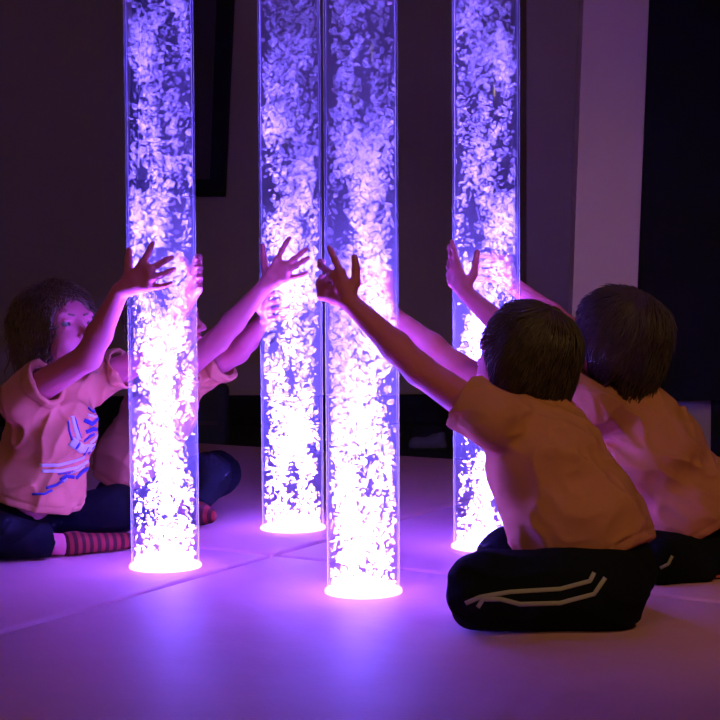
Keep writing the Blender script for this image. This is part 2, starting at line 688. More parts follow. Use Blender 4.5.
def lerp(a, b, t):
    return np.array(a) * (1 - t) + np.array(b) * t


def npv(v):
    return np.array(v[:])


# ----------------------------------------------------------------- children
def frame(f, up=(0, 0, 1), roll=0.0):
    """rows: sideways (the head's left), forward, up"""
    f = unit(f)
    l = unit(np.cross(up, f))
    u = np.cross(f, l)
    c, s = math.cos(roll), math.sin(roll)
    l, u = l * c + u * s, u * c - l * s
    return np.array([l, f, u])


HS = 1.0


def head_solid(F, c, R, s=1.0):
    def W(x, y, z):
        return c + s * (R[0] * x + R[1] * y + R[2] * z)
    F.ell(W(0, -.008, .022), np.array([.071, .086, .077]) * s, R, .0)
    F.ell(W(0, .030, -.034), np.array([.054, .050, .060]) * s, R, .03)
    F.cone(W(-.012, .056, -.080), W(.012, .056, -.080), .017 * s, .017 * s, .025)
    for q in (-1, 1):
        F.ell(W(q * .031, .052, -.036), np.array([.026, .024, .026]) * s, R, .02)
        F.ell(W(q * .026, .068, .020), np.array([.024, .012, .009]) * s, R, .012)
    F.cone(W(0, .080, -.002), W(0, .0965, -.026), .006 * s, .0085 * s, .012)
    for q in (-1, 1):
        F.ell(W(q * .0085, .0875, -.030), np.array([.007, .008, .006]) * s, R, .005)
        F.ell(W(q * .028, .087, .000), np.array([.014, .0095, .0085]) * s, R, .008, 'sub')
        F.ell(W(q * .028, .0755, .0075), np.array([.013, .0055, .0042]) * s, R, .004)
        F.ell(W(q * .028, .0740, -.0085), np.array([.012, .0050, .0035]) * s, R, .004)
        F.cone(W(q * .002, .0845, -.052), W(q * .014, .079, -.0525), .0052 * s, .003 * s, .005)
        F.cone(W(q * .002, .082, -.062), W(q * .012, .077, -.0605), .0058 * s, .0035 * s, .005)
        F.cone(W(0, .090, -.0570), W(q * .017, .081, -.0565), .0016 * s, .0012 * s, .003, 'sub')
        # ear
        F.ell(W(q * .069, -.010, -.010), np.array([.009, .018, .027]) * s, R, .006)
        F.ell(W(q * .077, -.006, -.008), np.array([.007, .010, .017]) * s, R, .004, 'sub')
    return W


def eye_meshes(W, s, root, org):
    for q in (-1, 1):
        bm = bmesh.new()
        bmesh.ops.create_uvsphere(bm, u_segments=20, v_segments=14, radius=.0125 * s)
        c = W(q * .028, .0650, -.001)
        bmesh.ops.translate(bm, verts=bm.verts, vec=Vector(c - org))
        e = link_bm('eye', bm, M['eye'], root, smooth=True)
        bm = bmesh.new()
        bmesh.ops.create_uvsphere(bm, u_segments=16, v_segments=10, radius=.0062 * s)
        c = W(q * .0275, .0722, -.001)
        bmesh.ops.translate(bm, verts=bm.verts, vec=Vector(c - org))
        link_bm('iris', bm, M['iris'], e, smooth=True)


def eyebrows(W, s, mat, root, org):
    for q in (-1, 1):
        p = [W(q * x, y, z) for x, y, z in ((.014, .0815, .0165), (.026, .0795, .0195), (.040, .0700, .0165))]
        lo, hi = bounds(p, .012)
        B = Field(lo, hi, .0012)
        B.cone(p[0], p[1], .0026 * s, .0026 * s, .001)
        B.cone(p[1], p[2], .0026 * s, .0014 * s, .001)
        v, f = B.skin()
        link_mesh('eyebrow', v, f, mat, root, origin=org)


def arm_solid(F, sh, el, wr, r=(.036, .029, .025, .0185)):
    mid = lerp(el, wr, .35)
    F.cone(sh, el, r[0], r[1], .03)
    F.cone(el, mid, r[1], r[2] + .003, .012)
    F.cone(mid, wr, r[2] + .003, r[3], .012)


def hand_solid(F, wr, palm, fingers, thumb, flat=.0105):
    """palm: four knuckle points (index .. little); fingers: for each, the points beyond the knuckle"""
    for i, kn in enumerate(palm):
        F.cone(lerp(wr, kn, .12), kn, .0125, flat - .001, .010)
        if i:
            F.cone(palm[i - 1], kn, flat - .0015, flat - .0015, .006)
            F.cone(lerp(wr, palm[i - 1], .55), lerp(wr, kn, .55), .0115, .0115, .008)
    for i, (kn, pts) in enumerate(zip(palm, fingers)):
        r0 = [.0072, .0074, .0071, .0063][i]
        p = [kn] + list(pts)
        n = len(p) - 1
        rad = [r0 * (1 - .20 * j / n) for j in range(n + 1)]
        for j in range(n):
            F.cone(p[j], p[j + 1], rad[j], rad[j + 1], .0035 if j else .006)
            if j:
                F.cone(p[j], p[j], rad[j] * 1.05, rad[j] * 1.05, .003)
    p = [lerp(wr, palm[0], .25)] + list(thumb)
    rad = [.0125, .0100, .0082, .0068]
    for j in range(len(p) - 1):
        F.cone(p[j], p[j + 1], rad[min(j, 3)], rad[min(j + 1, 3)], .008 if j == 0 else .004)


def tube_front(key, px, py, gap):
    """a point gap metres outside the tube wall, where the line of sight px, py meets it"""
    c = TUBES[key]
    v = ray(px, py)
    r = RAD[key] + gap
    dx, dy = v.x / v.y, 1.0
    # |(dx*t - cx, t - cy)|^2 = r^2
    A = dx * dx + 1
    B = -2 * (dx * c.x + c.y)
    C_ = c.x ** 2 + c.y ** 2 - r * r
    q = B * B - 4 * A * C_
    if q < 0:
        t = -B / (2 * A)
        p = npv(CAM_L + v * (t / v.y))
        o = p[:2] - np.array([c.x, c.y])
        o = o / np.linalg.norm(o) * r
        p[:2] = np.array([c.x, c.y]) + o
        return p
    t = (-B - math.sqrt(q)) / (2 * A)
    return npv(CAM_L + v * (t / v.y))


def around(key, ang, z, gap):
    """a point beside the tube wall: ang degrees round from the camera side, + towards the right"""
    c = TUBES[key]
    a = math.radians(ang)
    r = RAD[key] + gap
    return np.array([c.x + r * math.sin(a), c.y - r * math.cos(a), z])


def wrinkles(seed, amp, dirn, f_along=9.0, f_across=55.0):
    """soft cloth folds running along dirn"""
    nz = Noise3(seed)
    d = unit(dirn)
    a = unit(np.cross(d, (0.31, 0.77, 0.2)))
    b = np.cross(d, a)

    def fn(x, y, z):
        s = x * d[0] + y * d[1] + z * d[2]
        p = x * a[0] + y * a[1] + z * a[2]
        q = x * b[0] + y * b[1] + z * b[2]
        wv = nz(s * 7 + 40, p * 7 + 40, q * 7 + 40) * .05
        v = nz(s * f_along + 40, (p + wv) * f_across + 40, (q + wv) * f_across + 40)
        ridge = 1 - np.abs(2 * v - 1)
        return amp * (ridge ** 2 - .35)
    return fn


def strands(name, cap, mat, root, org, c, R, s, n, seed, length=.075, lift=.006, curl=0.0, face=0.2, crown=(0, -.035, .085), nape=-.05, r0=.0011, fringe=.55, hairline=.050):
    """hair combed away from the crown over the skull, each lock a thin tapering tube"""
    r = np.random.default_rng(seed)
    V_, F_ = [], []
    cen = np.array([0, -.010, .022])
    crown = np.array(crown)
    loc = ((np.array([v.co[:] for v in cap.data.vertices]) + org - c) / s) @ R.T
    bvh = BVHTree.FromPolygons([tuple(v) for v in loc], [tuple(p.vertices) for p in cap.data.polygons])
    base = 0
    made = 0
    while made < n:
        d = unit(r.normal(size=3))
        hit = bvh.ray_cast(Vector(cen), Vector(d))
        if hit[0] is None:
            continue
        p = npv(hit[0])
        # hairline: no hair on the face or below the nape
        fl = p[1]
        front = hairline - .30 * max(0, .055 - p[2]) if p[2] < .055 else .2
        if fl > front + r.normal() * .004 or p[2] < nape + .012:
            continue
        made += 1
        steps = 8
        L = length * (.6 + .6 * r.random())
        if p[1] > .0 and p[2] > .02:
            L *= fringe
        pts = [p]
        ph = r.random() * 6.28
        up = lift * (.2 + 1.2 * r.random())
        swirl = .35
        wob = r.normal(size=3) * .22
        nrm = npv(hit[1])
        if nrm @ d < 0:
            nrm = -nrm
        for i in range(1, steps):
            q = pts[-1]
            away = q - crown
            away = away - nrm * (away @ nrm)
            away = unit(away + 1e-6)
            tw = np.cross(nrm, away)
            g = np.array([0, -.1, -.55])
            step = unit(away + swirl * tw + g * .8 + wob) * L / (steps - 1)
            if curl:
                step = step + curl * (tw * math.cos(ph + i * 2.0) + nrm * math.sin(ph + i * 2.0)) * L / steps
            q = q + step
            nr = bvh.find_nearest(Vector(q))
            l_, n_ = npv(nr[0]), npv(nr[1])
            if n_ @ (l_ - cen) < 0:
                n_ = -n_
            lim = .0008 + up * (i / (steps - 1)) ** 1.3
            if q[2] > nape - .004 and (q - l_) @ n_ < lim:
                q = l_ + n_ * lim
            elif not curl and q[2] > nape + .01:
                q = l_ + n_ * lim
            nrm = n_
            pts.append(q)
        pts = np.array(pts)
        for i in range(steps):
            t = unit(pts[min(i + 1, steps - 1)] - pts[max(i - 1, 0)])
            a = unit(np.cross(t, (.3, .5, .81)))
            b = np.cross(t, a)
            rr = r0 * (1.0 + .5 * math.sin(3.14 * i / steps)) * (1 - (i / (steps - 1)) ** 3 * .85)
            for j in range(3):
                o = pts[i] + rr * (a * math.cos(2.094 * j) + b * math.sin(2.094 * j))
                V_.append(c + s * (R[0] * o[0] + R[1] * o[1] + R[2] * o[2]))
        for i in range(steps - 1):
            for j in range(3):
                k = (j + 1) % 3
                F_.append((base + i * 3 + j, base + i * 3 + k, base + i * 3 + 3 + k, base + i * 3 + 3 + j))
        base += steps * 3
    return link_mesh(name, np.array(V_), np.array(F_), mat, root, origin=org)


def hair_cap(F, W, R, s, back=1.0, nape=-.055):
    F.ell(W(0, -.012, .023), np.array([.0785, .0935, .0845]) * s, R, 0)
    F.ell(W(0, -.046, -.040), np.array([.060, .046, .058]) * s, R, .03)
    for q in (-1, 1):
        F.ell(W(q * .062, -.014, -.018), np.array([.022, .036, .050]) * s, R, .02)
    # clear the face, the ears' fronts and the neck
    F.ell(W(0, .085, -.035), np.array([.066, .062, .092]) * s, R, .012, 'sub')
    F.half(W(0, 0, nape), -R[2] + R[1] * .25, .01)


def bounds(pts, m):
    pts = np.array(pts)
    return pts.min(0) - m, pts.max(0) + m


def bvh_of(objs):
    vs, fs = [], []
    for o in objs:
        off = len(vs)
        mw = Matrix.Translation(o.parent.location) if o.parent else Matrix()
        vs += [mw @ v.co for v in o.data.vertices]
        fs += [[off + i for i in p.vertices] for p in o.data.polygons]
    return BVHTree.FromPolygons(vs, fs)


def patch_on(name, obj, eye, outline_pts, width, mat, parent, lift=.0012, closed=False, thick=.0010):
    """a flat sewn band lying on obj: the line of px points is dropped onto the cloth and given width and thickness"""
    bvh = bvh_of([obj])
    pts = []
    n_sub = 6
    pp = list(outline_pts)
    fine = []
    for a, b in zip(pp, pp[1:]):
        for i in range(n_sub):
            fine.append((a[0] + (b[0] - a[0]) * i / n_sub, a[1] + (b[1] - a[1]) * i / n_sub))
    fine.append(pp[-1])
    hits = []
    for (x, y) in fine:
        v = ray(x, y).normalized()
        h = bvh.ray_cast(CAM_L, v)
        if h[0] is not None:
            hits.append((npv(h[0]), npv(h[1])))
    if len(hits) < 3:
        print('PATCH MISSED', name, outline_pts)
        return None
    V_, F_ = [], []
    for i, (p, n) in enumerate(hits):
        if n @ npv(ray(360, 360)) > 0:
            n = -n
        t = unit(hits[min(i + 1, len(hits) - 1)][0] - hits[max(i - 1, 0)][0])
        sd = unit(np.cross(n, t))
        for q in (-.5, -.17, .17, .5):
            c = p + sd * width * q
            near = bvh.find_nearest(Vector(c))
            cn = npv(near[1])
            if cn @ n < 0:
                cn = -cn
            cc = npv(near[0])
            V_.append(cc + cn * (lift + thick)); V_.append(cc + cn * (lift - thick * 2))
    m = len(hits)
    for i in range(m - 1):
        a, b = i * 8, (i + 1) * 8
        for k in (0, 2, 4):
            F_.append((a + k, a + k + 2, b + k + 2, b + k))
            F_.append((a + k + 1, b + k + 1, b + k + 3, a + k + 3))
        F_.append((a, b, b + 1, a + 1))
        F_.append((a + 6, a + 7, b + 7, b + 6))
    F_.append((0, 1, 3, 2)); F_.append((2, 3, 5, 4)); F_.append((4, 5, 7, 6))
    e = (m - 1) * 8
    F_.append((e, e + 2, e + 3, e + 1)); F_.append((e + 2, e + 4, e + 5, e + 3)); F_.append((e + 4, e + 6, e + 7, e + 5))
    return link_mesh(name, np.array(V_), np.array(F_), mat, parent, origin=npv(parent.location))


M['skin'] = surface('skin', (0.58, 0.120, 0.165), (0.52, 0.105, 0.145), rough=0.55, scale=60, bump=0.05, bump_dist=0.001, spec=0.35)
M['eye'] = surface('eye_white', (0.26, 0.23, 0.23), rough=0.2, spec=0.5, bump=0)
M['iris'] = surface('iris', (0.03, 0.02, 0.015), rough=0.15, spec=0.5, bump=0)
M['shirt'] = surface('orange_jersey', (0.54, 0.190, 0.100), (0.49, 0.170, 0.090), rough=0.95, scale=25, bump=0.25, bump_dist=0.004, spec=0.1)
M['trousers'] = surface('navy_jersey', (0.008, 0.008, 0.012), (0.006, 0.006, 0.009), rough=0.9, scale=40, bump=0.3, bump_dist=0.004, spec=0.06)
M['stripe'] = surface('pale_tape', (0.40, 0.33, 0.30), rough=0.8, scale=200)
M['hair_dark'] = surface('dark_brown_hair', (0.085, 0.040, 0.026), (0.045, 0.022, 0.014), rough=0.5, scale=25, spec=0.4, stretch=(1, 1, 1))
M['hair_light'] = surface('light_brown_hair', (0.20, 0.11, 0.06), (0.11, 0.06, 0.034), rough=0.55, scale=25, spec=0.4)
M['sock'] = striped('striped_sock', (0.20, 0.018, 0.018), (0.05, 0.010, 0.012), 0.019, 'X')
M['print_white'] = surface('print_white', (0.75, 0.75, 0.80), rough=0.8)
M['print_blue'] = surface('print_blue', (0.05, 0.05, 0.35), rough=0.8)
def pts(*a):
    return [npv(P(*q)) for q in a]


def zat(px, py, d):
    return P(px, py, d).z


def wrap_hand(key, a0, sgn, zs):
    """knuckles and finger joints of a hand gripping a tube; sgn gives which way round the fingers run"""
    kn, fi = [], []
    for i, z in enumerate(zs):
        kn.append(around(key, a0, z, .017))
        ln = [.9, 1.0, .95, .8][i]
        fi.append([around(key, a0 + sgn * 24 * ln, z + .004, .0085), around(key, a0 + sgn * 42 * ln, z + .006, .0072),
                   around(key, a0 + sgn * 55 * ln, z + .007, .0068)])
    return kn, fi


def make_child(S):
    J = {k: npv(P(*v)) if isinstance(v, tuple) else np.array(v) for k, v in S['joints'].items()}
    org = np.array([J['pelvis'][0], J['pelvis'][1], 0.0])
    root = thing('person', S['label'], 'person', org)
    hs = S['hs']
    R = frame(S['look'], roll=S.get('roll', 0))
    spine = unit(J['neck'] - J['pelvis'])
    tf = unit(np.array(S['facing']))
    left = unit(np.cross(spine, tf))
    tf = np.cross(left, spine)
    TR = np.array([left, tf, spine])
    sides = ('l', 'r')
    hands = S['hands']

    # ------------------------------------------------ body: one closed skin
    allp = [J[k] for k in J] + [p for s_ in sides for kk in hands[s_]['fingers'] for p in kk] + [J['head'] + np.array([0, 0, .1]), J['head'] - np.array([.1, .1, 0]), J['head'] + np.array([.1, .1, 0])]
    lo, hi = bounds(allp, .06)
    lo[2] = max(lo[2], -.012)
    F = Field(lo, hi, .0026)
    F.ell(J['pelvis'], (.085, .070, .075), TR, .02)
    F.ell(J['waist'], (.085, .070, .085), TR, .03)
    F.ell(J['chest'], (.088, .066, .085), TR, .03)
    F.cone(J['neck'] - spine * .02, lerp(J['neck'], J['head'], .6), .036, .034, .02)
    W = head_solid(F, J['head'], R, hs)
    for s_ in sides:
        F.cone(J['neck'] - spine * .012, J['sh' + s_], .030, .036, .03)
        arm_solid(F, J['sh' + s_], J['el' + s_], J['wr' + s_])
        h = hands[s_]
        hand_solid(F, J['wr' + s_], h['palm'], h['fingers'], h['thumb'])
        F.cone(J['hip' + s_], J['kn' + s_], .052, .040, .02)
        F.cone(J['kn' + s_], J['an' + s_], .038, .023, .01)
        ft = unit(J['to' + s_] - J['an' + s_])
        F.cone(J['an' + s_], J['an' + s_] + ft * .03, .024, .024, .01)
        F.cone(J['an' + s_] + ft * .03 - np.array([0, 0, .004]), J['to' + s_], .025, .016, .01)
    F.half((0, 0, 0.003), (0, 0, -1), .004)
    spare_tubes(F)
    v, f = F.skin()
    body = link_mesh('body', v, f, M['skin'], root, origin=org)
    eye_meshes(W, hs, root, org)

    # ------------------------------------------------------------- trousers
    tp = [J[k + s_] for k in ('hip', 'kn', 'an') for s_ in sides] + [J['pelvis'], J['waist']]
    lo, hi = bounds(tp, .12)
    lo[2] = max(lo[2], -.010)
    T = Field(lo, hi, .0035)
    T.ell(J['pelvis'] + spine * -.005, S.get('seat', (.105, .090, .088)), TR, .02)
    T.half(J['waist'] + spine * -.01, spine, .008)
    for s_ in sides:
        r = S['leg_' + s_]
        T.cone(J['hip' + s_], J['kn' + s_], r[0], r[1], .035)
        T.cone(J['kn' + s_], lerp(J['kn' + s_], J['an' + s_], .86), r[1], r[2], .012,
               cuts=[(lerp(J['kn' + s_], J['an' + s_], .86), J['an' + s_] - J['kn' + s_])])
    w1 = wrinkles(S['seed'], .0065, (J['knl'] - J['hipl']) + np.array([.02, .05, .06]), 7, 26)
    T.displace(w1)
    for s_ in sides:
        a = lerp(J['kn' + s_], J['an' + s_], .78)
        T.cone(a, J['an' + s_], .027, .026, .003, 'sub')
    T.half((0, 0, 0.002), (0, 0, -1), .010)
    spare_tubes(T)
    v, f = T.skin()
    trousers = link_mesh('trousers', v, f, M['trousers'], root, origin=org)

    # --------------------------------------------------------------- socks
    for s_ in sides:
        ft = unit(J['to' + s_] - J['an' + s_])
        sh = unit(J['kn' + s_] - J['an' + s_])
        lo, hi = bounds([J['an' + s_], J['to' + s_]], .06)
        K = Field(lo, hi, .0025)
        K.cone(J['an' + s_] + ft * .010, J['an' + s_] + ft * .034, .0275, .0285, .01, cuts=[(J['an' + s_] + ft * .006, -ft)] if S.get('ankle_bare') else ())
        K.cone(J['an' + s_] + ft * .03 - np.array([0, 0, .003]), J['to' + s_], .0285, .0195, .01)
        K.half((0, 0, 0.0015), (0, 0, -1), .004)
        spare_tubes(K)
        v, f = K.skin()
        o = link_mesh('sock', v, f, S['sock'], root, origin=J['an' + s_])
        o.location = J['an' + s_] - org
        a = unit(J['to' + s_] - J['an' + s_])
        ang = math.atan2(a[1], a[0])
        # turn the sock's own x axis along the foot so its bands run round it
        rot = Matrix.Rotation(-ang, 4, 'Z')
        o.data.transform(rot)
        o.rotation_euler.z = ang

    # ---------------------------------------------------------------- shirt
    sp = [J[k] for k in ('pelvis', 'waist', 'chest', 'neck')] + [lerp(J['sh' + s_], J['el' + s_], 1) for s_ in sides]
    lo, hi = bounds(sp, .17)
    H = Field(lo, hi, .003)
    sr = S['shirt']
    H.ell(J['pelvis'] + spine * .03, sr[0], TR, .0)
    H.ell(J['waist'], sr[1], TR, .05)
    H.ell(J['chest'], sr[2], TR, .05)
    H.cone(J['neck'] - spine * .030, J['neck'] - spine * .006, .058, .047, .04)
    for s_ in sides:
        H.cone(J['neck'] - spine * .040, J['sh' + s_], .046, .047, .04)
        c = S['cuff_' + s_]
        cp = lerp(J['sh' + s_], J['el' + s_], c)
        ax = unit(J['el' + s_] - J['sh' + s_])
        H.cone(J['sh' + s_], cp, .047, .046, .03, cuts=[(cp, ax)])
        bp = cp - ax * .016
        H.cone(bp, cp, .0498, .0498, .0015, cuts=[(cp, ax), (bp, -ax)])
    hem_p = np.array(S['hem_p']) if not isinstance(S['hem_p'], tuple) else npv(P(*S['hem_p']))
    hem_n = -spine + tf * S.get('hem_tilt', 0)
    hem_n = unit(hem_n)
    fold = wrinkles(S['seed'] + 3, .0105, spine + left * .6, 3.5, 21)
    fold2 = wrinkles(S['seed'] + 9, .0050, spine * .5 + tf - left * .6, 4, 30)

    def cloth(x, y, z):
        s = (x - hem_p[0]) * hem_n[0] + (y - hem_p[1]) * hem_n[1] + (z - hem_p[2]) * hem_n[2]
        return fold(x, y, z) + fold2(x, y, z) - .0028 * np.exp(-((s + .017) / .0028) ** 2)
    H.displace(cloth)
    H.half(hem_p, hem_n, .003)
    # openings: hem, neck, sleeves
    H.ell(hem_p * 0 + J['pelvis'] + spine * (-.02), np.array(sr[0]) * np.array([.93, .93, .75]), TR, .004, 'sub')
    nk = J['neck'] + spine * .004
    nd = unit(J['head'] - J['neck'])
    H.cone(nk - nd * .012, nk + nd * .08, .041, .050, .004, 'sub')
    for s_ in sides:
        cp = lerp(J['sh' + s_], J['el' + s_], S['cuff_' + s_])
        ax = unit(J['el' + s_] - J['sh' + s_])
        H.cone(cp - ax * .03, cp + ax * .05, .040, .0425, .003, 'sub')
    H.half((0, 0, 0.003), (0, 0, -1), .004)
    spare_tubes(H)
    v, f = H.skin()
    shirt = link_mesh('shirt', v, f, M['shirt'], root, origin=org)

    # ----------------------------------------------------------------- hair
    lo, hi = bounds([J['head']], .15)
    C = Field(lo, hi, .003)
    hair_cap(C, W, R, hs, nape=S.get('nape', -.055))
    nzh = Noise3(S['seed'] + 21)

    def tuft(x, y, z):
        return .006 * (nzh(x * 70 + 30, y * 70 + 30, z * 26 + 30) - .4)
    C.displace(tuft)
    v, f = C.skin()
    hair = link_mesh('hair', v, f, S['hair'], root, origin=org)
    hk = S['hair_kw']
    eyebrows(W, hs, S['hair'], root, org)
    strands('hair_locks', hair, S['hair'], root, org, J['head'], R, hs, seed=S['seed'] + 5, **hk)
    return dict(root=root, shirt=shirt, trousers=trousers, body=body, J=J)


def front(key, *pp, gap=.0075):
    return [tube_front(key, x, y, gap) for x, y in pp]


SOCK_DARK = surface('dark_sock', (0.02, 0.015, 0.02), rough=0.95, scale=90)

# ------------------------------- boy at the right in front, seen from behind
cA, cB, cC, cD = (TUBES[k] for k in 'ABCD')
kn = [tube_front('C', 341, 273, .013), tube_front('C', 334, 276, .013), around('C', -66, zat(330, 285, 3.06), .014), around('C', -63, zat(331, 295, 3.06), .014)]
HL = dict(palm=kn,
          fingers=[[tube_front('C', 335.5, 261, .011), tube_front('C', 332, 253, .009), tube_front('C', 329.5, 248, .008)],
                   [around('C', -72, zat(326, 266, 3.08), .011), around('C', -92, zat(322, 262, 3.08), .008), around('C', -108, zat(324, 262, 3.1), .0075)],
                   [around('C', -80, zat(324, 281, 3.08), .011), around('C', -100, zat(322, 278, 3.1), .008), around('C', -114, zat(324, 278, 3.1), .0075)],
                   [around('C', -78, zat(325, 294, 3.08), .011), around('C', -95, zat(324, 292, 3.1), .008), around('C', -107, zat(325, 292, 3.1), .0075)]],
          thumb=[tube_front('C', 355.5, 283, .011), tube_front('C', 356, 269, .009), tube_front('C', 354.5, 257, .008)])
kr, fr = wrap_hand('C', 142, 1, [zat(395, y, 3.15) for y in (274, 283, 292, 301)])
HR = dict(palm=kr, fingers=fr, thumb=[around('C', 148, zat(395, 286, 3.15), .02), around('C', 156, zat(395, 272, 3.15), .011), around('C', 164, zat(395, 264, 3.1), .009)])
R1 = dict(
    label='person in orange T-shirt and dark trousers with two pale stripes, reaching for the foremost tube', seed=101, hs=1.02,
    joints=dict(pelvis=(600, 570, 2.86), waist=(574, 522, 2.86), chest=(546, 462, 2.88), neck=(538, 412, 2.92), head=(525, 359, 2.95),
                shl=(492, 420, 2.83), ell=(420, 370, 2.91), wrl=tube_front('C', 351, 303, .021),
                shr=(545, 413, 3.04), elr=(455, 367, 3.12), wrr=(388, 312, 3.185),
                hipl=(606, 590, 2.745), knl=(487, 592, 2.72), anl=(585, 614, 2.80), tol=(618, 616, 2.90),
                hipr=(590, 575, 2.98), knr=(508, 556, 3.04), anr=(570, 598, 2.96), tor=(535, 603, 2.93)),
    look=(-.76, .62, .16), facing=(-.80, .60, 0),
    hands=dict(l=HL, r=HR), leg_l=(.076, .070, .050), leg_r=(.066, .056, .044), seat=(.110, .100, .090),
    shirt=((.124, .106, .100), (.128, .124, .112), (.114, .106, .092)), cuff_l=.36, cuff_r=.42,
    hem_p=(612, 558, 2.75), hem_tilt=-.15, sock=SOCK_DARK, hair=M['hair_dark'],
    nape=-.088,
    hair_kw=dict(n=3200, length=.085, lift=.007, nape=-.085))
k1 = make_child(R1)

# ------------------------------- boy behind him at the right edge
kn = [tube_front('D', 458, 267, .013), around('D', -58, zat(452, 268, 3.53), .014), around('D', -66, zat(450, 275, 3.53), .014), around('D', -62, zat(451, 283, 3.53), .014)]
HL = dict(palm=kn,
          fingers=[[tube_front('D', 455.5, 256, .010), tube_front('D', 453.5, 248, .009), tube_front('D', 452, 242, .008)],
                   [around('D', -70, zat(450, 256, 3.53), .010), around('D', -82, zat(450, 249, 3.53), .008), around('D', -92, zat(450, 246, 3.53), .0075)],
                   [around('D', -82, zat(449, 267, 3.53), .010), around('D', -102, zat(449, 262, 3.53), .008), around('D', -116, zat(449, 261, 3.53), .0075)],
                   [around('D', -78, zat(449, 280, 3.53), .010), around('D', -96, zat(449, 277, 3.53), .008), around('D', -108, zat(449, 276, 3.53), .0075)]],
          thumb=[tube_front('D', 473.5, 275, .011), tube_front('D', 475.5, 264, .009), tube_front('D', 477.5, 252, .008)])
kr, fr = wrap_hand('D', 142, 1, [zat(520, y, 3.6) for y in (258, 266, 274, 282)])
HR = dict(palm=kr, fingers=fr, thumb=[around('D', 148, zat(520, 272, 3.6), .02), around('D', 156, zat(520, 260, 3.6), .011), around('D', 164, zat(520, 252, 3.6), .009)])
R2 = dict(
    label='person in orange T-shirt at the right edge, reaching past another for the right-hand tube', seed=202, hs=1.06,
    joints=dict(pelvis=(700, 556, 3.32), waist=(682, 508, 3.30), chest=(651, 452, 3.28), neck=(640, 398, 3.28), head=(617, 341, 3.28),
                shl=(592, 408, 3.22), ell=(530, 352, 3.34), wrl=tube_front('D', 467, 294, .022),
                shr=(628, 398, 3.44), elr=(572, 332, 3.53), wrr=(512, 284, 3.655),
                hipl=(716, 564, 3.24), knl=(655, 562, 3.15), anl=(712, 578, 3.18), tol=(735, 580, 3.24),
                hipr=(690, 556, 3.42), knr=(600, 545, 3.46), anr=(660, 560, 3.32), tor=(640, 562, 3.28)),
    look=(-.80, .58, .14), facing=(-.80, .60, 0),
    hands=dict(l=HL, r=HR), leg_l=(.066, .058, .045), leg_r=(.064, .056, .044),
    shirt=((.128, .122, .100), (.134, .134, .112), (.120, .108, .094)), cuff_l=.40, cuff_r=.42,
    hem_p=(700, 536, 3.2), hem_tilt=-.15, sock=SOCK_DARK, hair=M['hair_dark'],
    nape=-.090,
    hair_kw=dict(n=3200, length=.095, lift=.011, nape=-.088))
k2 = make_child(R2)

# ------------------------------- curly-haired child at the left edge
kn = front('A', (143, 264), (149, 270), (151, 278), (147, 287), gap=.012)
HRt = dict(palm=kn,
           fingers=[front('A', (147, 255), (150.5, 248), (153, 243), gap=.0085), front('A', (158, 265), (166, 260), (172, 257.5), gap=.0085),
                    front('A', (160, 275.5), (168, 272), (174, 269), gap=.0085), front('A', (157, 287), (165, 285.5), (171, 283), gap=.0085)],
           thumb=front('A', (129, 272), (128.5, 260), (129.5, 250), gap=.010))
kr, fr = wrap_hand('A', 128, -1, [zat(198, y, 3.38) for y in (260, 270, 280, 290)])
HLt = dict(palm=kr, fingers=fr, thumb=[around('A', 140, zat(195, 276, 3.4), .02), around('A', 150, zat(195, 262, 3.4), .010), around('A', 160, zat(195, 255, 3.4), .009)])
L1 = dict(
    label='seated person in a printed T-shirt and red striped socks at the left edge', seed=303, hs=1.03,
    joints=dict(pelvis=(8, 530, 3.56), waist=(33, 484, 3.55), chest=(54, 428, 3.53), neck=(52, 380, 3.52), head=(57, 331, 3.50),
                shr=(22, 398, 3.42), elr=(88, 357, 3.34), wrr=(120, 291, 3.285),
                shl=(90, 384, 3.62), ell=(150, 356, 3.56), wrl=(188, 300, 3.455),
                hipr=(-2, 532, 3.48), knr=(-32, 530, 3.36), anr=(60, 545, 3.47), tor=(128, 541, 3.55),
                hipl=(30, 528, 3.64), knl=(118, 508, 3.72), anl=(50, 530, 3.64), tol=(10, 536, 3.62)),
    look=(.74, -.62, .24), facing=(.93, -.36, 0),
    hands=dict(l=HLt, r=HRt), leg_l=(.064, .056, .044), leg_r=(.064, .056, .040),
    shirt=((.120, .110, .100), (.124, .120, .110), (.112, .098, .090)), cuff_l=.55, cuff_r=.36,
    hem_p=(30, 510, 3.45), hem_tilt=.0, sock=M['sock'], hair=M['hair_light'], ankle_bare=True,
    hair_kw=dict(n=2600, length=.085, lift=.012, curl=.6, nape=-.085, r0=.0012, fringe=.4, hairline=.060))
k3 = make_child(L1)

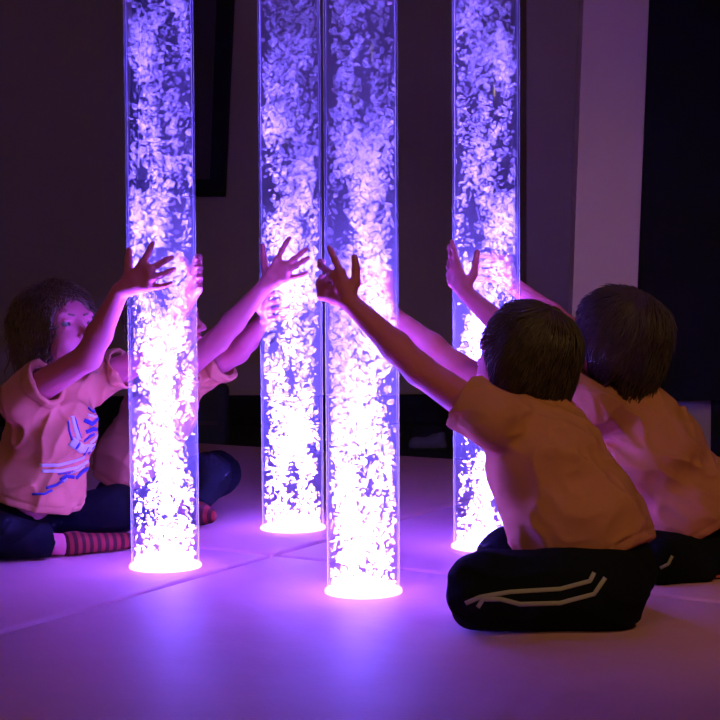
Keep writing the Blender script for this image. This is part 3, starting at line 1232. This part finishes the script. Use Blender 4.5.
# ------------------------------- child behind the left tube
kn = front('B', (277, 261), (285, 266), (287, 271), (284, 279), gap=.012)
HRt = dict(palm=kn,
           fingers=[front('B', (282, 250), (286, 243), (289.5, 238), gap=.0085), front('B', (294, 259), (301, 253), (306.5, 249), gap=.0085),
                    front('B', (296, 266), (303, 261), (308, 258), gap=.0085), front('B', (294, 277), (301, 275), (306.5, 272.5), gap=.0085)],
           thumb=front('B', (266, 270), (263.5, 257), (263, 246), gap=.010))
kr, fr = wrap_hand('B', -128, -1, [zat(260, y, 3.88) for y in (296, 304, 312, 320)])
HLt = dict(palm=kr, fingers=fr, thumb=[around('B', -118, zat(260, 308, 3.88), .02), around('B', -104, zat(260, 298, 3.88), .010), around('B', -92, zat(260, 292, 3.88), .009)])
L2 = dict(
    label='seated person half hidden behind the left tube, reaching for the farthest tube', seed=404, hs=1.0,
    joints=dict(pelvis=(130, 500, 4.06), waist=(140, 458, 4.05), chest=(160, 412, 4.02), neck=(168, 374, 4.0), head=(166, 322, 3.97),
                shr=(166, 382, 3.90), elr=(217, 341, 3.83), wrr=(264, 287, 3.76),
                shl=(196, 376, 4.10), ell=(238, 352, 4.03), wrl=(266, 318, 3.93),
                hipr=(145, 502, 3.98), knr=(208, 475, 3.98), anr=(188, 510, 3.88), tor=(209, 516, 3.86),
                hipl=(148, 498, 4.14), knl=(217, 474, 4.12), anl=(170, 505, 4.05), tol=(150, 508, 4.0)),
    look=(.97, -.18, .12), facing=(.95, -.30, 0),
    hands=dict(l=HLt, r=HRt), leg_l=(.064, .058, .046), leg_r=(.062, .056, .044),
    shirt=((.120, .112, .100), (.120, .112, .105), (.108, .096, .090)), cuff_l=.62, cuff_r=.40,
    hem_p=(120, 490, 3.95), hem_tilt=.0, sock=M['sock'], hair=M['hair_light'],
    hair_kw=dict(n=1800, length=.085, lift=.008, nape=-.062))
k4 = make_child(L2)

# ------------------------------- the shoe left on the dark floor
FS = Field((-.12, -.08, -.01), (.12, .08, .12), .003)
FS.cone((-.045, 0, .022), (.05, 0, .018), .030, .024, .01)
FS.cone((.02, 0, .03), (.045, 0, .055), .026, .022, .02)
FS.cone((.04, 0, .06), (.05, 0, .12), .016, .018, .004, 'sub')
FS.half((0, 0, .002), (0, 0, -1), .003)
v, f = FS.skin()
link_mesh('upper', v, f, M['shoe'], F_SHOE)
FS = Field((-.12, -.08, -.01), (.12, .08, .05), .003)
FS.cone((-.045, 0, .006), (.05, 0, .006), .033, .027, .0)
FS.half((0, 0, .001), (0, 0, -1), .0)
FS.half((0, 0, .010), (0, 0, 1), .0)
v, f = FS.skin()
link_mesh('sole', v, f, M['charcoal'], F_SHOE)

# ------------------------------- tape, prints
for ln in ([(466, 603), (480, 597), (510, 592), (560, 589), (590, 581), (594, 573)],
           [(478, 607), (483, 599), (500, 599), (520, 604), (560, 603), (594, 594), (605, 578)]):
    o = patch_on('side_stripe', k1['trousers'], None, ln, .0075, M['stripe'], k1['root'])
    if o:
        o['label'] = 'pale stripe sewn along the leg'
o = patch_on('side_stripe', k2['trousers'], None, [(660, 568), (668, 564), (672, 556)], .006, M['stripe'], k2['root'])
for ln, wd, mt in (([(72, 416), (75, 428), (79, 440)], .010, 'print_white'), ([(75, 418), (78, 429), (81, 438)], .003, 'print_blue'),
                   ([(71, 441), (82, 449), (96, 447)], .022, 'print_white'), ([(76, 449), (80, 442)], .006, 'print_blue'),
                   ([(84, 455), (88, 447)], .006, 'print_blue'), ([(88, 454), (91, 450), (94, 446)], .006, 'print_blue'),
                   ([(40, 465), (58, 465), (74, 461), (84, 457)], .007, 'print_white'), ([(42, 471), (60, 471), (78, 467), (90, 460)], .007, 'print_white'),
                   ([(84, 420), (92, 424), (99, 418)], .009, 'print_blue'), ([(86, 432), (93, 429), (100, 430)], .009, 'print_blue'),
                   ([(88, 408), (93, 412), (98, 410)], .007, 'print_blue'), ([(90, 443), (94, 440), (98, 435)], .006, 'print_white'),
                   ([(60, 480), (66, 476), (74, 477)], .008, 'print_blue'), ([(63, 482), (67, 478)], .004, 'print_white'),
                   ([(76, 478), (82, 472), (88, 468)], .008, 'print_blue'), ([(32, 494), (44, 494), (52, 490)], .005, 'print_blue'),
                   ([(68, 421), (69, 431), (72, 440)], .004, 'print_blue'), ([(84, 441), (90, 436), (94, 434)], .006, 'print_blue'),
                   ([(58, 474), (66, 473), (76, 471)], .003, 'print_blue'), ([(46, 488), (56, 485), (62, 481)], .006, 'print_blue'),
                   ([(88, 415), (96, 417), (101, 412)], .005, 'print_white'), ([(70, 473), (78, 470), (84, 466)], .004, 'print_white')):
    o = patch_on('shirt_print', k3['shirt'], None, ln, wd, M[mt], k3['root'])
# ------------------------------------------------------------------- light
# a dim warm ceiling lamp behind the viewpoint and a warm spotlight over the right-hand side of the room
ld = bpy.data.lights.new('ceiling_lamp', 'AREA')
ld.shape = 'RECTANGLE'
ld.size = 0.9
ld.size_y = 0.5
ld.energy = 15.0
ld.color = (1.0, 0.70, 0.30)
lo = bpy.data.objects.new('ceiling_lamp', ld)
COL.objects.link(lo)
lo.location = (-1.3, -0.7, 2.3)
lo.rotation_euler = (Vector((-0.6, 4.0, 0.6)) - lo.location).to_track_quat('-Z', 'Y').to_euler()
ld = bpy.data.lights.new('spot_lamp', 'SPOT')
ld.energy = 62.0
ld.color = (1.0, 0.70, 0.27)
ld.spot_size = math.radians(60)
ld.spot_blend = 0.7
ld.shadow_soft_size = 0.12
lo = bpy.data.objects.new('spot_lamp', ld)
COL.objects.link(lo)
lo.location = (1.5, 1.1, 2.4)
lo.rotation_euler = (Vector((1.05, 3.5, 0.4)) - lo.location).to_track_quat('-Z', 'Y').to_euler()

w = bpy.data.worlds.new('dim_room')
SC.world = w
w.use_nodes = True
w.node_tree.nodes['Background'].inputs[0].default_value = (0.8, 0.6, 0.5, 1)
w.node_tree.nodes['Background'].inputs[1].default_value = 0.01

SC.view_settings.view_transform = 'Standard'
SC.view_settings.look = 'None'
SC.view_settings.gamma = 1
SC.view_settings.use_curve_mapping = False
SC.view_settings.exposure = 0.0
SC.cycles.transparent_max_bounces = 96
SC.cycles.max_bounces = 6
SC.cycles.diffuse_bounces = 4
SC.cycles.use_denoising = True
